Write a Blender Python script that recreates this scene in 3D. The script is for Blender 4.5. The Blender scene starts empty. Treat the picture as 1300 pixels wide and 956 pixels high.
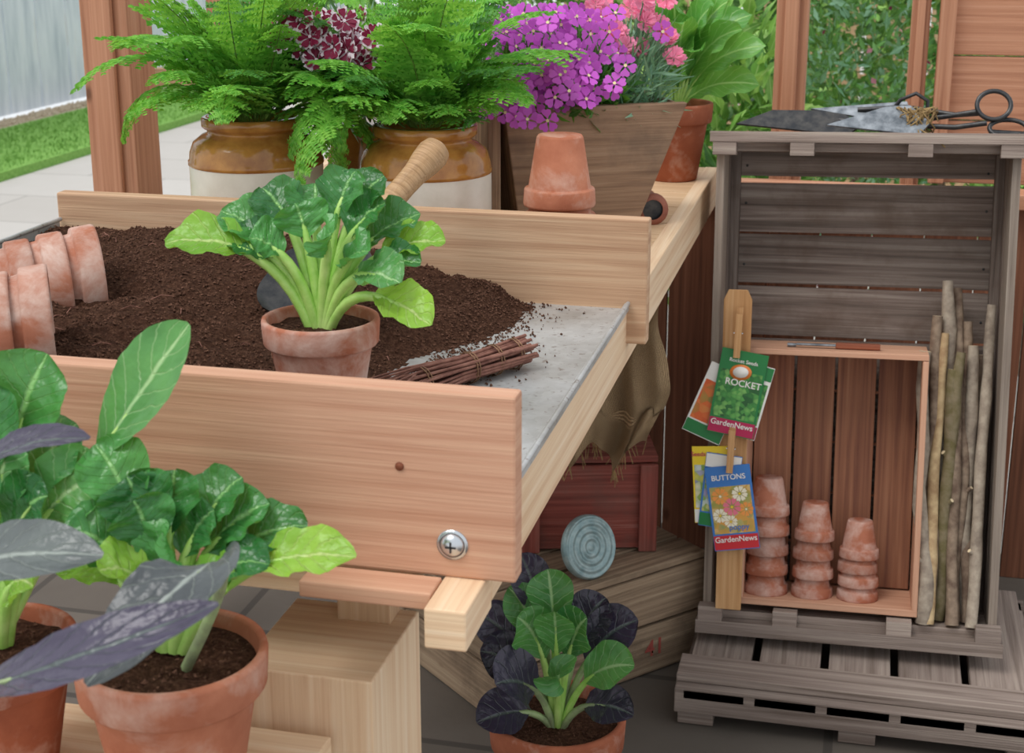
import bpy, math, random
from mathutils import Vector, Matrix, noise
random.seed(7)
V=Vector
def C(h):
    r=[int(h[i:i+2],16)/255 for i in (0,2,4)]
    return tuple((c/12.92 if c<=.04045 else ((c+.055)/1.055)**2.4) for c in r)+(1,)
# ------------------------------------------------------------------ materials
class NT:
    def __init__(s,name):
        s.m=bpy.data.materials.new(name); s.m.use_nodes=True
        s.t=s.m.node_tree; s.n=s.t.nodes; s.l=s.t.links
        s.b=s.n['Principled BSDF']; s.o=s.n['Material Output']
    def N(s,ty,**k):
        n=s.n.new(ty)
        for a,b in k.items(): setattr(n,a,b)
        return n
    def L(s,a,b): s.l.new(a,b)
    def ramp(s,src,stops):
        r=s.N('ShaderNodeValToRGB'); e=r.color_ramp.elements
        while len(e)<len(stops): e.new(.5)
        for i,(p,c) in enumerate(stops): e[i].position=p; e[i].color=c
        s.L(src,r.inputs[0]); return r.outputs[0]
    def noise(s,vec,sc,det=4,rough=.55,dist=0):
        n=s.N('ShaderNodeTexNoise'); n.inputs['Scale'].default_value=sc; n.inputs['Detail'].default_value=det
        n.inputs['Roughness'].default_value=rough; n.inputs['Distortion'].default_value=dist
        if vec is not None: s.L(vec,n.inputs['Vector'])
        return n.outputs['Fac']
    def mix(s,f,a,b,mode='MIX'):
        n=s.N('ShaderNodeMix',data_type='RGBA',blend_type=mode)
        for sock,v in ((n.inputs[0],f),(n.inputs[6],a),(n.inputs[7],b)):
            if hasattr(v,'links'): s.L(v,sock)
            else: sock.default_value=v
        return n.outputs[2]
    def math(s,op,a,b=0.0,clamp=False):
        n=s.N('ShaderNodeMath',operation=op,use_clamp=clamp)
        for i,v in enumerate((a,b)):
            if hasattr(v,'links'): s.L(v,n.inputs[i])
            else: n.inputs[i].default_value=v
        return n.outputs[0]
    def bump(s,h,st,d=.001):
        n=s.N('ShaderNodeBump'); n.inputs['Strength'].default_value=st; n.inputs['Distance'].default_value=d
        s.L(h,n.inputs['Height']); s.L(n.outputs[0],s.b.inputs['Normal'])
    def mapping(s,src,scale):
        m=s.N('ShaderNodeMapping'); m.inputs['Scale'].default_value=scale; s.L(src,m.inputs[0]); return m.outputs[0]
    def fin(s,col,rough=.6,metal=0,spec=.5):
        if hasattr(col,'links'): s.L(col,s.b.inputs['Base Color'])
        else: s.b.inputs['Base Color'].default_value=col
        s.b.inputs['Roughness'].default_value=rough; s.b.inputs['Metallic'].default_value=metal
        s.b.inputs['Specular IOR Level'].default_value=spec
        return s.m
def wood(name,dark,mid,light,rough=.65,grain=1.0,var=.35,knots=True,bump=.4,stain=None,fine=.4):
    t=NT(name); uv=t.N('ShaderNodeTexCoord').outputs['UV']; g=t.N('ShaderNodeNewGeometry')
    off=t.N('ShaderNodeVectorMath',operation='MULTIPLY_ADD')
    cmb=t.N('ShaderNodeCombineXYZ')
    t.L(g.outputs['Random Per Island'],cmb.inputs[0]); t.L(g.outputs['Random Per Island'],cmb.inputs[1])
    t.L(cmb.outputs[0],off.inputs[0]); off.inputs[1].default_value=(17,9,0); t.L(uv,off.inputs[2])
    v=off.outputs[0]
    n1=t.noise(t.mapping(v,(1.4,60*grain,1)),1.6,5,.6,.5)
    n2=t.noise(t.mapping(v,(6,300*grain,1)),1.5,3,.6)
    n3=t.noise(v,5,3,.5)
    col=t.ramp(n1,[(.3,C(dark)),(.52,C(mid)),(.72,C(light))])
    col=t.mix(t.math('MULTIPLY',n2,fine),col,C(dark))
    col=t.mix(t.math('MULTIPLY',t.math('SUBTRACT',n3,.35),.6,True),col,C(light))
    if knots:
        vo=t.N('ShaderNodeTexVoronoi'); vo.inputs['Scale'].default_value=1.0; t.L(t.mapping(v,(4,8,1)),vo.inputs['Vector'])
        k=t.ramp(vo.outputs['Distance'],[(.03,(1,1,1,1)),(.075,(0,0,0,1))])
        col=t.mix(t.math('MULTIPLY',k,.7),col,C('4a2a18'))
    if stain:
        st=t.ramp(t.noise(v,9,5,.65),[(.5,(0,0,0,1)),(.68,(1,1,1,1))]); col=t.mix(t.math('MULTIPLY',st,.55),col,C(stain))
    h=t.N('ShaderNodeHueSaturation')
    vv=t.math('ADD',t.math('MULTIPLY',g.outputs['Random Per Island'],var),1-var/2)
    t.L(vv,h.inputs['Value']); t.L(col,h.inputs['Color'])
    t.bump(t.math('ADD',n1,n2),bump,.0012)
    return t.fin(h.outputs[0],rough,0,.3)
M_cedar=wood('cedar_wood','b88468','cc9c80','d9ae90',var=.1,fine=.25)
M_cedar_b=wood('cedar_wood_back','a67c5e','c9a382','dcbd9c',var=.1,grain=.8)
M_cedar_post=wood('cedar_post_wood','9a664c','bd8768','d09e80',var=.2)
M_pine=wood('pale_pine_wood','d3aa86','e8caa6','f2dcc0',var=.12,knots=False,fine=.3)
M_bench=wood('bench_wood','b58e6c','d0ae88','e0c4a2',var=.2)
M_slat=wood('small_crate_slat_wood','74483a','a06c50','bb8868',var=.4,bump=.7)
M_aged=wood('aged_grey_wood','493d35','83736a','a79b90',var=.45,bump=1.0,rough=.85,stain='5f4c3e')
M_aged_edge=wood('aged_grey_wood_edge','6b5d52','9a8b7e','b5a899',var=.3,bump=1.0,rough=.85)
M_aged2=wood('weathered_pale_wood','64554b','93837a','b0a295',var=.35,bump=1.0,rough=.85)
M_plant=wood('planter_old_wood','64493a','9a7a60','b8997c',var=.2,bump=1.0,rough=.85,stain='6a5648',grain=.6)
M_red=wood('red_painted_wood','6a3028','944a3e','aa7064',var=.25,bump=.7,rough=.7,stain='6f5248')
M_wall=wood('dark_cedar_wall','5a3626','7d4e38','96634a',var=.25,rough=.8)
M_crate2=wood('brown_crate_wood','665342','9c846c','b8a286',var=.3,bump=1.0,rough=.85,stain='5f4e40')
M_label=wood('wooden_label_wood','b07c4c','cf9f6c','ddb486',var=.1,knots=False)
M_handle=wood('tool_handle_wood','8a6844','b8926a','ccaa82',var=.1,knots=False,rough=.45,stain='8a6a4a')
M_red_handle=wood('knife_handle_wood','5a2c1c','8a4c34','a4664a',var=.1,knots=False,rough=.45)
def terracotta(name,base,dk,lime=.5,limec='d0b0a0'):
    t=NT(name); o=t.N('ShaderNodeTexCoord').outputs['Object']; g=t.N('ShaderNodeNewGeometry')
    a=t.noise(o,14,5,.6); b=t.noise(o,24,6,.62,.3); c=t.noise(o,220,3,.6)
    col=t.ramp(a,[(.3,C(dk)),(.65,C(base))])
    m=t.ramp(b,[(.56-.2*lime,(0,0,0,1)),(.80-.17*lime,(1,1,1,1))])
    col=t.mix(t.math('MULTIPLY',m,.85),col,C(limec))
    col=t.mix(t.math('MULTIPLY',c,.22),col,C(dk))
    h=t.N('ShaderNodeHueSaturation'); t.L(t.math('ADD',t.math('MULTIPLY',g.outputs['Random Per Island'],.3),.85),h.inputs['Value']); t.L(col,h.inputs['Color'])
    t.bump(t.math('ADD',b,c),.35,.001)
    return t.fin(h.outputs[0],.85,0,.2)
M_terra=terracotta('terracotta','bd7c60','9a5a42',.3,'c9a594')
M_terra_lime=terracotta('terracotta_lime_bloom','b4735a','93553e',.68,'d2b8ac')
M_terra_white=terracotta('terracotta_heavy_bloom','b87a62','9a6048',.85,'d2bcb0')
M_terra_dark=terracotta('terracotta_dark','b0694c','8a4c36',.1)
def leafm(name,dark,light,vein,rough=.4,trans=.3,nv=9,bumps=.5,pat=.5,tt=None):
    t=NT(name); uv=t.N('ShaderNodeTexCoord').outputs['UV']; ob=t.N('ShaderNodeTexCoord').outputs['Object']
    sp=t.N('ShaderNodeSeparateXYZ'); t.L(uv,sp.inputs[0])
    x=t.math('ABSOLUTE',t.math('SUBTRACT',sp.outputs[0],.5))
    ph=t.math('SUBTRACT',t.math('MULTIPLY',sp.outputs[1],nv),t.math('MULTIPLY',x,nv*.55))
    n=t.noise(ob,60,3,.6)
    ph=t.math('ADD',ph,t.math('MULTIPLY',n,.6))
    fr=t.math('ABSOLUTE',t.math('SUBTRACT',t.math('FRACT',ph),.5))
    sv=t.ramp(fr,[(.0,(1,1,1,1)),(.09,(0,0,0,1))])
    mv=t.ramp(x,[(.015,(1,1,1,1)),(.045,(0,0,0,1))])
    g=t.N('ShaderNodeNewGeometry')
    n2=t.noise(ob,25,3,.5)
    col=t.ramp(t.math('ADD',t.math('MULTIPLY',n2,.6),t.math('MULTIPLY',g.outputs['Random Per Island'],.4)),[(.3,C(dark)),(.7,C(light))])
    col=t.mix(t.math('MULTIPLY',sv,pat),col,C(vein)); col=t.mix(t.math('MULTIPLY',mv,.8),col,C(vein))
    hgt=t.math('SUBTRACT',t.math('MULTIPLY',t.noise(ob,110,2,.5),1.2),t.math('MULTIPLY',t.math('ADD',sv,mv),.8))
    t.bump(hgt,bumps,.0025)
    t.fin(col,rough,0,.5)
    tr=t.N('ShaderNodeBsdfTranslucent'); t.L(t.mix(.35,col,C(tt or 'b8e040')),tr.inputs[0])
    mx=t.N('ShaderNodeMixShader'); mx.inputs[0].default_value=trans
    t.L(t.b.outputs[0],mx.inputs[1]); t.L(tr.outputs[0],mx.inputs[2]); t.L(mx.outputs[0],t.o.inputs[0])
    return t.m
M_tat=leafm('tatsoi_leaf','2a6a34','529a4a','90c878',.28,.22,9,.55,.3)
M_tatl=leafm('tatsoi_leaf_young','7cb83a','a4d450','d8ee98',.34,.38,7,.5,.45)
M_pak=leafm('pak_choi_leaf','357840','5f9f54','b0d498',.33,.25,7,.4,.45)
M_purp=leafm('purple_leaf','454a4c','68706c','a0a8a0',.3,.08,7,.5,.4,'806080')
M_dpurp=leafm('dark_purple_leaf','2b2636','453f52','5c6862',.3,.08,7,.5,.35,'604060')
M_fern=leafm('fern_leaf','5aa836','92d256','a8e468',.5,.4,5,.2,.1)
M_fernd=leafm('fern_leaf_dark','35762a','5a9c3c','70b050',.5,.35,5,.2,.1)  # darker green fern leaf, mixed in at random
M_gleaf=leafm('glossy_green_leaf','4a8f3a','74b452','b8e08c',.3,.3,8,.3,.4)
M_gl=leafm('foliage_blue_green','5f8f70','8fb89a','a0c8a8',.5,.25,5,.2,.1)
M_bush=leafm('shrub_foliage','2c5a2a','588f44','7aa85a',.5,.25,5,.2,.1)
M_bushl=leafm('shrub_foliage_light','6fa84a','a8d070','c0dc90',.5,.3,5,.2,.1)
def plain(name,c,rough=.6,metal=0,ns=0,c2=None,bump=0,spec=.5):
    t=NT(name); col=C(c)
    if ns:
        o=t.N('ShaderNodeTexCoord').outputs['Object']; n=t.noise(o,ns,5,.6)
        col=t.ramp(n,[(.35,C(c)),(.65,C(c2))])
        if bump: t.bump(n,bump,.002)
    return t.fin(col,rough,metal,spec)
def petal(name,c,tr=.35):
    t=NT(name); g=t.N('ShaderNodeNewGeometry'); h=t.N('ShaderNodeHueSaturation'); h.inputs['Color'].default_value=C(c)
    t.L(t.math('ADD',t.math('MULTIPLY',g.outputs['Random Per Island'],.4),.8),h.inputs['Value'])
    t.fin(h.outputs[0],.6)
    b=t.N('ShaderNodeBsdfTranslucent'); t.L(h.outputs[0],b.inputs[0]); mx=t.N('ShaderNodeMixShader'); mx.inputs[0].default_value=tr
    t.L(t.b.outputs[0],mx.inputs[1]); t.L(b.outputs[0],mx.inputs[2]); t.L(mx.outputs[0],t.o.inputs[0]); return t.m
M_mag=petal('phlox_petal','d463d4'); M_pink=petal('pink_petal','f7a0be'); M_crim=petal('crimson_petal','8a1640'); M_white=petal('white_petal','f0dfe8')
M_lav=petal('lavender_bud','7a6ab0'); M_yel=plain('flower_eye','e8d8a0'); M_wine=petal('wine_petal','8a2450')
M_stem=plain('pale_green_stem','bcdc80',.35,0,40,'94c656'); M_stemd=plain('green_stem','5f9440',.5,0,40,'3f7030')
M_stemp=plain('purple_green_stem','a2b880',.45,0,40,'808a6a'); M_fstem=plain('fern_stem','7fa040',.6,0,40,'4f6a28')
t=NT('compost_soil'); o=t.N('ShaderNodeTexCoord').outputs['Object']
n=t.noise(o,210,6,.78); n2=t.noise(o,30,4,.6)
col=t.ramp(n,[(.3,C('2a1812')),(.5,C('55392b')),(.72,C('8a6450'))]); col=t.mix(t.math('MULTIPLY',n2,.35),col,C('3b261c'))
t.bump(n,1.0,.006); M_soil=t.fin(col,.95,0,.1)
M_crumb=plain('compost_crumbs','38241b',.95,0,300,'745444',.5,.1)
t=NT('galvanised_metal'); o=t.N('ShaderNodeTexCoord').outputs['Object']
vo=t.N('ShaderNodeTexVoronoi'); vo.inputs['Scale'].default_value=90; t.L(o,vo.inputs['Vector'])
n=t.noise(o,12,5,.6); col=t.mix(.6,t.ramp(vo.outputs['Color'],[(.2,C('a2a3a4')),(.8,C('b8baba'))]),t.ramp(n,[(.35,C('9c978f')),(.65,C('c6c6c4'))]))
sp=t.ramp(t.noise(o,130,3,.6),[(.60,(0,0,0,1)),(.68,(1,1,1,1))]); col=t.mix(t.math('MULTIPLY',sp,.6),col,C('6a5648'))
M_galv=t.fin(col,.45,.35)
M_steel=plain('bright_steel','c8ccd0',.25,.9); M_iron=plain('dark_iron','2c2e32',.4,.6,60,'4c4a48')
M_blade=plain('worn_blade_steel','5a6066',.35,.7,50,'989da2'); M_zinc=plain('zinc_lid','7d9698',.45,.4,60,'a3b5b4')
M_cream=plain('stoneware_cream_glaze','ddd6c8',.25,0,20,'ebe5d9'); M_honey=plain('stoneware_honey_glaze','96602c',.12,0,25,'c08844')
M_clay=plain('brown_clay','7a4030',.6,0,30,'9a5c46',.3); M_jute=plain('jute_string','a88c5c',.9,0,100,'7a6240',.4)
M_bark=plain('hazel_bark','85776a',.8,0,45,'b0a290',.8,.2); M_bark2=plain('hazel_bark_brown','665346',.8,0,45,'95826f',.8,.2)
M_moss=plain('mossy_bark','6b6242',.9,0,60,'857860',.8,.2); M_peel=plain('peeled_wood','cdb48a',.7,0,40,'a08260',.3,.2); M_cut=plain('cut_wood_end','dcc8a4',.8)
M_twig=plain('twig_bark','6b4034',.8,0,80,'946656',.4); M_wire=plain('copper_wire','8a6a50',.4,.7)
t=NT('hessian'); o=t.N('ShaderNodeTexCoord').outputs['UV']
w1=t.N('ShaderNodeTexWave',bands_direction='X'); w2=t.N('ShaderNodeTexWave',bands_direction='Y')
for w in (w1,w2): w.inputs['Scale'].default_value=18; w.inputs['Distortion'].default_value=2.0; w.inputs['Detail Scale'].default_value=3; t.L(o,w.inputs['Vector'])
hh=t.math('MAXIMUM',w1.outputs['Fac'],w2.outputs['Fac']); col=t.ramp(hh,[(.35,C('6a4c32')),(.75,C('e2c298'))])
col=t.mix(t.math('MULTIPLY',t.noise(o,3,4),.45),col,C('a58360')); t.bump(hh,1.0,.003); M_hess=t.fin(col,.95,0,.1)
t=NT('stone_paving'); o=t.N('ShaderNodeTexCoord').outputs['Object']
br=t.N('ShaderNodeTexBrick'); br.inputs['Scale'].default_value=1.0; br.inputs['Mortar Size'].default_value=.006; br.inputs['Brick Width'].default_value=.9; br.inputs['Row Height'].default_value=.6
br.inputs['Color1'].default_value=C('b8b2ac'); br.inputs['Color2'].default_value=C('c8c3be'); br.inputs['Mortar'].default_value=C('9a9590'); t.L(o,br.inputs['Vector'])
col=t.mix(t.math('MULTIPLY',t.noise(o,6,6,.65),.4),br.outputs['Color'],C('a8a198')); t.bump(t.noise(o,40,5,.6),.3,.003); M_pave=t.fin(col,.8)
t=NT('greenhouse_floor_stone'); o=t.N('ShaderNodeTexCoord').outputs['Object']
br=t.N('ShaderNodeTexBrick'); br.inputs['Scale'].default_value=1.0; br.inputs['Mortar Size'].default_value=.008; br.inputs['Brick Width'].default_value=.45; br.inputs['Row Height'].default_value=.3
br.inputs['Color1'].default_value=C('5c544c'); br.inputs['Color2'].default_value=C('6a6158'); br.inputs['Mortar'].default_value=C('443e38'); t.L(o,br.inputs['Vector'])
col=t.mix(t.math('MULTIPLY',t.noise(o,8,6,.65),.5),br.outputs['Color'],C('453c34')); t.bump(t.noise(o,50,5,.6),.3,.003); M_floor=t.fin(col,.85)
M_grass=plain('lawn_grass','6b9a48',.9,0,60,'8fb862',1.0,.1); M_gravel=plain('gravel','b09c84',.9,0,90,'d8cab4',1.0,.1)
t=NT('blue_grey_fence_paint'); o=t.N('ShaderNodeTexCoord').outputs['Object']
n=t.noise(t.mapping(o,(6,6,.8)),2,5,.6); M_fence=t.fin(t.ramp(n,[(.3,C('b4bec8')),(.6,C('d8dee4')),(.8,C('c6c0b6'))]),.8)
# ------------------------------------------------------------------ builder
I4=Matrix.Identity(4)
def T(x,y,z): return Matrix.Translation((x,y,z))
def R(ax,d): return Matrix.Rotation(math.radians(d),4,ax)
class B:
    def __init__(s): s.v=[];s.f=[];s.mi=[];s.uv=[];s.sm=[];s.mats=[]
    def m(s,mat):
        if mat not in s.mats: s.mats.append(mat)
        return s.mats.index(mat)
    def add(s,vs,fs,uvs,mat,smooth=False,M=None):
        o=len(s.v)
        if M is not None: vs=[M@V(p) for p in vs]
        s.v.extend([tuple(p) for p in vs]); k=s.m(mat)
        for i,f in enumerate(fs):
            s.f.append([o+a for a in f]); s.mi.append(k); s.sm.append(smooth)
            s.uv.extend([uvs[a] for a in f] if (uvs and not isinstance(uvs[0],list)) else (uvs[i] if uvs else [(0,0)]*len(f)))
    def box(s,c,sz,mat,M=None,rot=None):
        x,y,z=[a/2 for a in sz]; vs=[V((i*x,j*y,k*z)) for i in(-1,1) for j in(-1,1) for k in(-1,1)]
        ax=max(range(3),key=lambda i:sz[i])
        fs=[(0,1,3,2),(4,6,7,5),(0,4,5,1),(2,3,7,6),(0,2,6,4),(1,5,7,3)]
        uvs=[]
        for f in fs:
            p=[vs[a] for a in f]; flat=[i for i in range(3) if abs(p[0][i]-p[2][i])<1e-9][0]
            oth=[i for i in range(3) if i!=flat]
            if ax in oth: o2=[i for i in oth if i!=ax][0]; uvs.append([(q[ax],q[o2]+flat*.37) for q in p])
            else: uvs.append([(q[oth[0]]*.1,q[oth[1]]+.5) for q in p])
        L=T(*c)
        if rot is not None: L=L@rot
        if M is not None: L=M@L
        s.add([L@q for q in vs],fs,uvs,mat)
    def prism(s,poly,th,mat,M=I4,uvax=0):
        n=len(poly); vs=[(x,0,z) for x,z in poly]+[(x,th,z) for x,z in poly]
        fs=[list(range(n)),list(range(2*n-1,n-1,-1))]; uvs=[[(p[uvax],p[1-uvax]) for p in poly],[(poly[i-n][uvax],poly[i-n][1-uvax]) for i in range(2*n-1,n-1,-1)]]
        for i in range(n):
            j=(i+1)%n; fs.append([i,i+n,j+n,j]); a=poly[i];b=poly[j]
            uvs.append([(a[uvax],a[1-uvax]+.3),(a[uvax],a[1-uvax]+th+.3),(b[uvax],b[1-uvax]+th+.3),(b[uvax],b[1-uvax]+.3)])
        s.add(vs,fs,uvs,mat,False,M)
    def lathe(s,pr,mat,M=I4,seg=36,smooth=True,jit=0):
        vs=[];uv=[];fs=[];rows=[]
        for k,(r,z) in enumerate(pr):
            row=[]
            if r<1e-6: vs.append((0,0,z));uv.append((.5,k*.1)); row=[len(vs)-1]*seg
            else:
                for i in range(seg):
                    a=2*math.pi*i/seg; vs.append((r*math.cos(a),r*math.sin(a),z)); uv.append((i/seg,k*.1)); row.append(len(vs)-1)
            rows.append(row)
        for a,b in zip(rows,rows[1:]):
            for i in range(seg):
                j=(i+1)%seg; f=[a[i],a[j],b[j],b[i]]; g=[]
                for q in f:
                    if q not in g: g.append(q)
                if len(g)>2: fs.append(g)
        s.add(vs,fs,uv,mat,smooth,M)
    def tube(s,pts,rad,mat,seg=8,M=None,flat=1.0,cap=None):
        pts=[V(p) for p in pts]; n=len(pts)
        if not isinstance(rad,(list,tuple)): rad=[rad]*n
        tg=[(pts[min(i+1,n-1)]-pts[max(i-1,0)]).normalized() for i in range(n)]
        a=tg[0].orthogonal().normalized(); vs=[];uv=[];fs=[];l=0
        for i in range(n):
            if i: l+=(pts[i]-pts[i-1]).length
            a=(a-tg[i]*a.dot(tg[i])); a=a.normalized() if a.length>1e-6 else tg[i].orthogonal().normalized()
            b=tg[i].cross(a)
            for k in range(seg):
                th=2*math.pi*k/seg; vs.append(pts[i]+a*rad[i]*math.cos(th)+b*rad[i]*flat*math.sin(th)); uv.append((l,k/seg*.05))
        for i in range(n-1):
            for k in range(seg):
                k2=(k+1)%seg; fs.append([i*seg+k,i*seg+k2,(i+1)*seg+k2,(i+1)*seg+k])
        s.add(vs,fs,uv,mat,True,M)
        for i,rev in((0,True),(n-1,False)):
            ring=vs[i*seg:(i+1)*seg]; idx=list(range(seg)); 
            s.add(ring,[idx[::-1] if rev else idx],[(0,0)]*seg,cap or mat,False,M)
    def obj(s,name,parent=None,bevel=0,M=None):
        me=bpy.data.meshes.new(name); me.from_pydata(s.v,[],s.f)
        for m in s.mats: me.materials.append(m)
        me.polygons.foreach_set('material_index',s.mi); me.polygons.foreach_set('use_smooth',s.sm)
        ul=me.uv_layers.new(name='UVMap'); ul.data.foreach_set('uv',[c for p in s.uv for c in p])
        me.update(); o=bpy.data.objects.new(name,me); bpy.context.collection.objects.link(o)
        if parent: o.parent=parent
        if M is not None: o.matrix_world=M
        if bevel:
            b=o.modifiers.new('bevel','BEVEL'); b.width=bevel; b.segments=2; b.limit_method='ANGLE'
        return o
def bez(p0,p1,p2,t): return p0*(1-t)**2+p1*2*t*(1-t)+p2*t*t
def leaf(b,p0,p1,p2,hint,hw,mat,stem,tb=.45,pk=.002,cup=.25,sr=.003,n=22,m=8,shape=.75,ruf=.0,fold=0.0):
    p0,p1,p2,hint=V(p0),V(p1),V(p2),V(hint).normalized(); vs=[];uv=[];fs=[]; ph=random.random()*9; sd=random.random()*50
    for i in range(n+1):
        s=i/n; t_=tb+(1-tb)*s; c=bez(p0,p1,p2,t_); tg=(bez(p0,p1,p2,min(t_+.02,1.02))-bez(p0,p1,p2,t_-.02)).normalized()
        S=tg.cross(hint); S=S.normalized() if S.length>1e-4 else tg.orthogonal().normalized(); N=S.cross(tg)
        w=hw*max(math.sin(math.pi*(.03+.965*s)**(1/shape)),0)**.62
        for j in range(-m,m+1):
            q=j/m; off=w*q
            h=cup*hw*q*q*(w/hw)+fold*abs(q)*w
            h+=pk*(noise.noise(V((s*8+sd,q*3.6,ph)))*1.7+ .45*math.cos((s*8-abs(q)*3.5)*2*math.pi))*min(1,w/hw*1.3)
            h+=ruf*math.sin(s*17+ph+q)*q*q
            vs.append(c+S*off+N*h); uv.append((.5+.5*q,s))
    W=2*m+1
    for i in range(n):
        for j in range(W-1): a=i*W+j; fs.append([a,a+1,a+W+1,a+W])
    b.add(vs,fs,uv,mat,True)
    if sr:
        pts=[];rr=[]; e=tb+(1-tb)*.55
        for i in range(9):
            t_=e*i/8; c=bez(p0,p1,p2,t_)
            tg=(bez(p0,p1,p2,t_+.02)-bez(p0,p1,p2,t_-.02)).normalized(); S=tg.cross(hint).normalized(); N=S.cross(tg)
            pts.append(c-N*sr*.4); rr.append(sr*(1.25-.25*i/8) if t_<tb else sr*max(.12,(1-(t_-tb)/(e-tb))))
        b.tube(pts,rr,stem,7)
def rosette_leaf(b,base,d,hw,mat,stem,hint=(0,-.5,.85),tb=.42,lift=.03,**k):
    p0=V(base); d=V(d); p1=p0+V((d.x*.3,d.y*.3,d.z*.7+lift)); leaf(b,p0+V((d.x*.06,d.y*.06,0)),p1,p0+d,hint,hw,mat,stem,tb=tb,**k)
def frond(b,p0,az,e0,e1,Lg,pl,mat,n=24,K=6):
    p=V(p0); pts=[p.copy()]; st=Lg/n; dirs=[]
    bend=random.uniform(-.5,.5)
    for i in range(n):
        s=i/n; e=e0+(e1-e0)*s**1.2; a=az+bend*s
        d=V((math.cos(a)*math.cos(e),math.sin(a)*math.cos(e),math.sin(e))); dirs.append(d); p=p+d*st; pts.append(p.copy())
    b.tube(pts[::3]+[pts[-1]],[.0013*(1-.8*i/(n/3+1)) for i in range(len(pts[::3])+1)],M_fstem,4)
    vs=[];fs=[];uv=[]
    for i in range(3,n):
        s=(i-3)/(n-3); d=dirs[i]; side=d.cross(V((0,0,1))); side=side.normalized() if side.length>.01 else V((1,0,0)); up=side.cross(d)
        ln=pl*(math.sin(math.pi*(.2+.78*s))**.75)*random.uniform(.85,1.12)
        for sg in(-1,1):
            pd=(side*sg+d*random.uniform(.35,.55)-up*.18+V((0,0,random.uniform(-.25,.15)))).normalized(); pn=pd.cross(d).normalized()*sg; ps=pn.cross(pd).normalized()
            cr=random.uniform(-.3,.1)
            for k in range(K):
                r=k/K; w=st*.74*(1-r*.72)+.001; c=pts[i]+pd*ln*r+up*ln*(cr*r*r)
                for g in(-1,1):
                    o=len(vs); l2=w*1.15; q=pd*ln/K
                    vs+= [c-pn*.0002, c+ps*g*l2*.6+q*.6+pn*.0014, c+ps*g*l2+q*1.2+pn*random.uniform(-.001,.002), c+q*1.15]
                    fs.append([o,o+1,o+2,o+3] if g>0 else [o,o+3,o+2,o+1]); uv+=[(.3,r),(.3,r+.05),(.3,r+.1),(.3,r)]
    b.add(vs,fs,uv,mat,False)
def fern(name,base,nf,Lg,mats,parent=None,seed=1,pl=.04,short=None,spill=()):
    random.seed(seed); b=B()
    for i in range(nf):
        az=6.283*(i+random.random()*.8)/nf; up=random.random()
        e0=math.radians(40+50*up); e1=math.radians(random.uniform(-60,0) if up<.55 else random.uniform(-25,50))
        l=Lg*random.uniform(.65,1.12)
        if math.sin(az)<-.5 and up<.55: l*=.75
        if short is not None and (math.cos(az-short)>.6) and up<.7: l*=.72
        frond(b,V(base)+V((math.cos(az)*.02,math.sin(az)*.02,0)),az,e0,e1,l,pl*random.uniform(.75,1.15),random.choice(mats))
    for az in spill:   # a few fronds spilling over the rim
        l=Lg*random.uniform(.7,.95)
        frond(b,V(base)+V((math.cos(az)*.03,math.sin(az)*.03,0)),az,math.radians(random.uniform(35,60)),math.radians(random.uniform(-115,-90)),l,pl*random.uniform(.75,.95),mats[0])
    return b.obj(name,parent)
def flower(b,c,nr,r,mat,pet=5,eye=None,cupf=.15,fr=False):
    c=V(c); nr=V(nr).normalized(); a=nr.orthogonal().normalized(); bb=nr.cross(a); a0=random.random()*6
    vs=[c-nr*r*.1];fs=[];uv=[(0,0)]
    for k in range(pet):
        th=a0+2*math.pi*k/pet; hw=math.pi/pet*.92
        idx=[]
        for q,rr in((-.55,.35),(-1,.75),(-.75,1.0),(-.3,1.06),(0,.95),(.3,1.06),(.75,1.0),(1,.75),(.55,.35)):
            an=th+q*hw; rad=r*rr*(1+(random.uniform(-.1,.1) if fr else 0)); d=a*math.cos(an)+bb*math.sin(an)
            vs.append(c+d*rad+nr*(cupf*r*rr*rr+(random.uniform(-.12,.12)*r if fr else 0))); uv.append((0,0)); idx.append(len(vs)-1)
        fs.append([0]+idx)
    b.add(vs,fs,uv,mat,False)
    if eye: b.add([c+nr*r*.06+(a*math.cos(x)+bb*math.sin(x))*r*.16 for x in [i*1.047 for i in range(6)]],[list(range(6))],[(0,0)]*6,eye)
def rnd_dir(up=0):
    while 1:
        d=V((random.uniform(-1,1),random.uniform(-1,1),random.uniform(-1,1)))
        if .1<d.length<1: d.normalize(); d.z+=up; return d.normalized()
def foliage(b,c,rad,n,ls,mats,asp=.4,up=.3,shell=.4):
    c=V(c)
    bk={id(m):[m,[],[],[]] for m in mats}
    for i in range(n):
        d=rnd_dir(0); r=random.uniform(shell,1)**.6; p=c+V((d.x*rad[0]*r,d.y*rad[1]*r,d.z*rad[2]*r))
        t_=(d*.6+rnd_dir(up)).normalized(); s_=t_.cross(rnd_dir(.5)); 
        if s_.length<.05: continue
        s_.normalize(); nn=s_.cross(t_); l=ls*random.uniform(.6,1.2); w=l*asp*.5
        m,vs,fs,uv=bk[id(random.choice(mats))]; o=len(vs)
        vs+=[p,p+t_*l*.5+s_*w+nn*w*.3,p+t_*l,p+t_*l*.5-s_*w+nn*w*.3,p+t_*l*.5]
        fs+=[[o,o+1,o+2,o+4],[o,o+4,o+2,o+3]]; uv+=[(.5,0),(1,.5),(.5,1),(0,.5),(.5,.5)]
    for m,vs,fs,uv in bk.values():
        if vs: b.add(vs,fs,uv,m,True)
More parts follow.
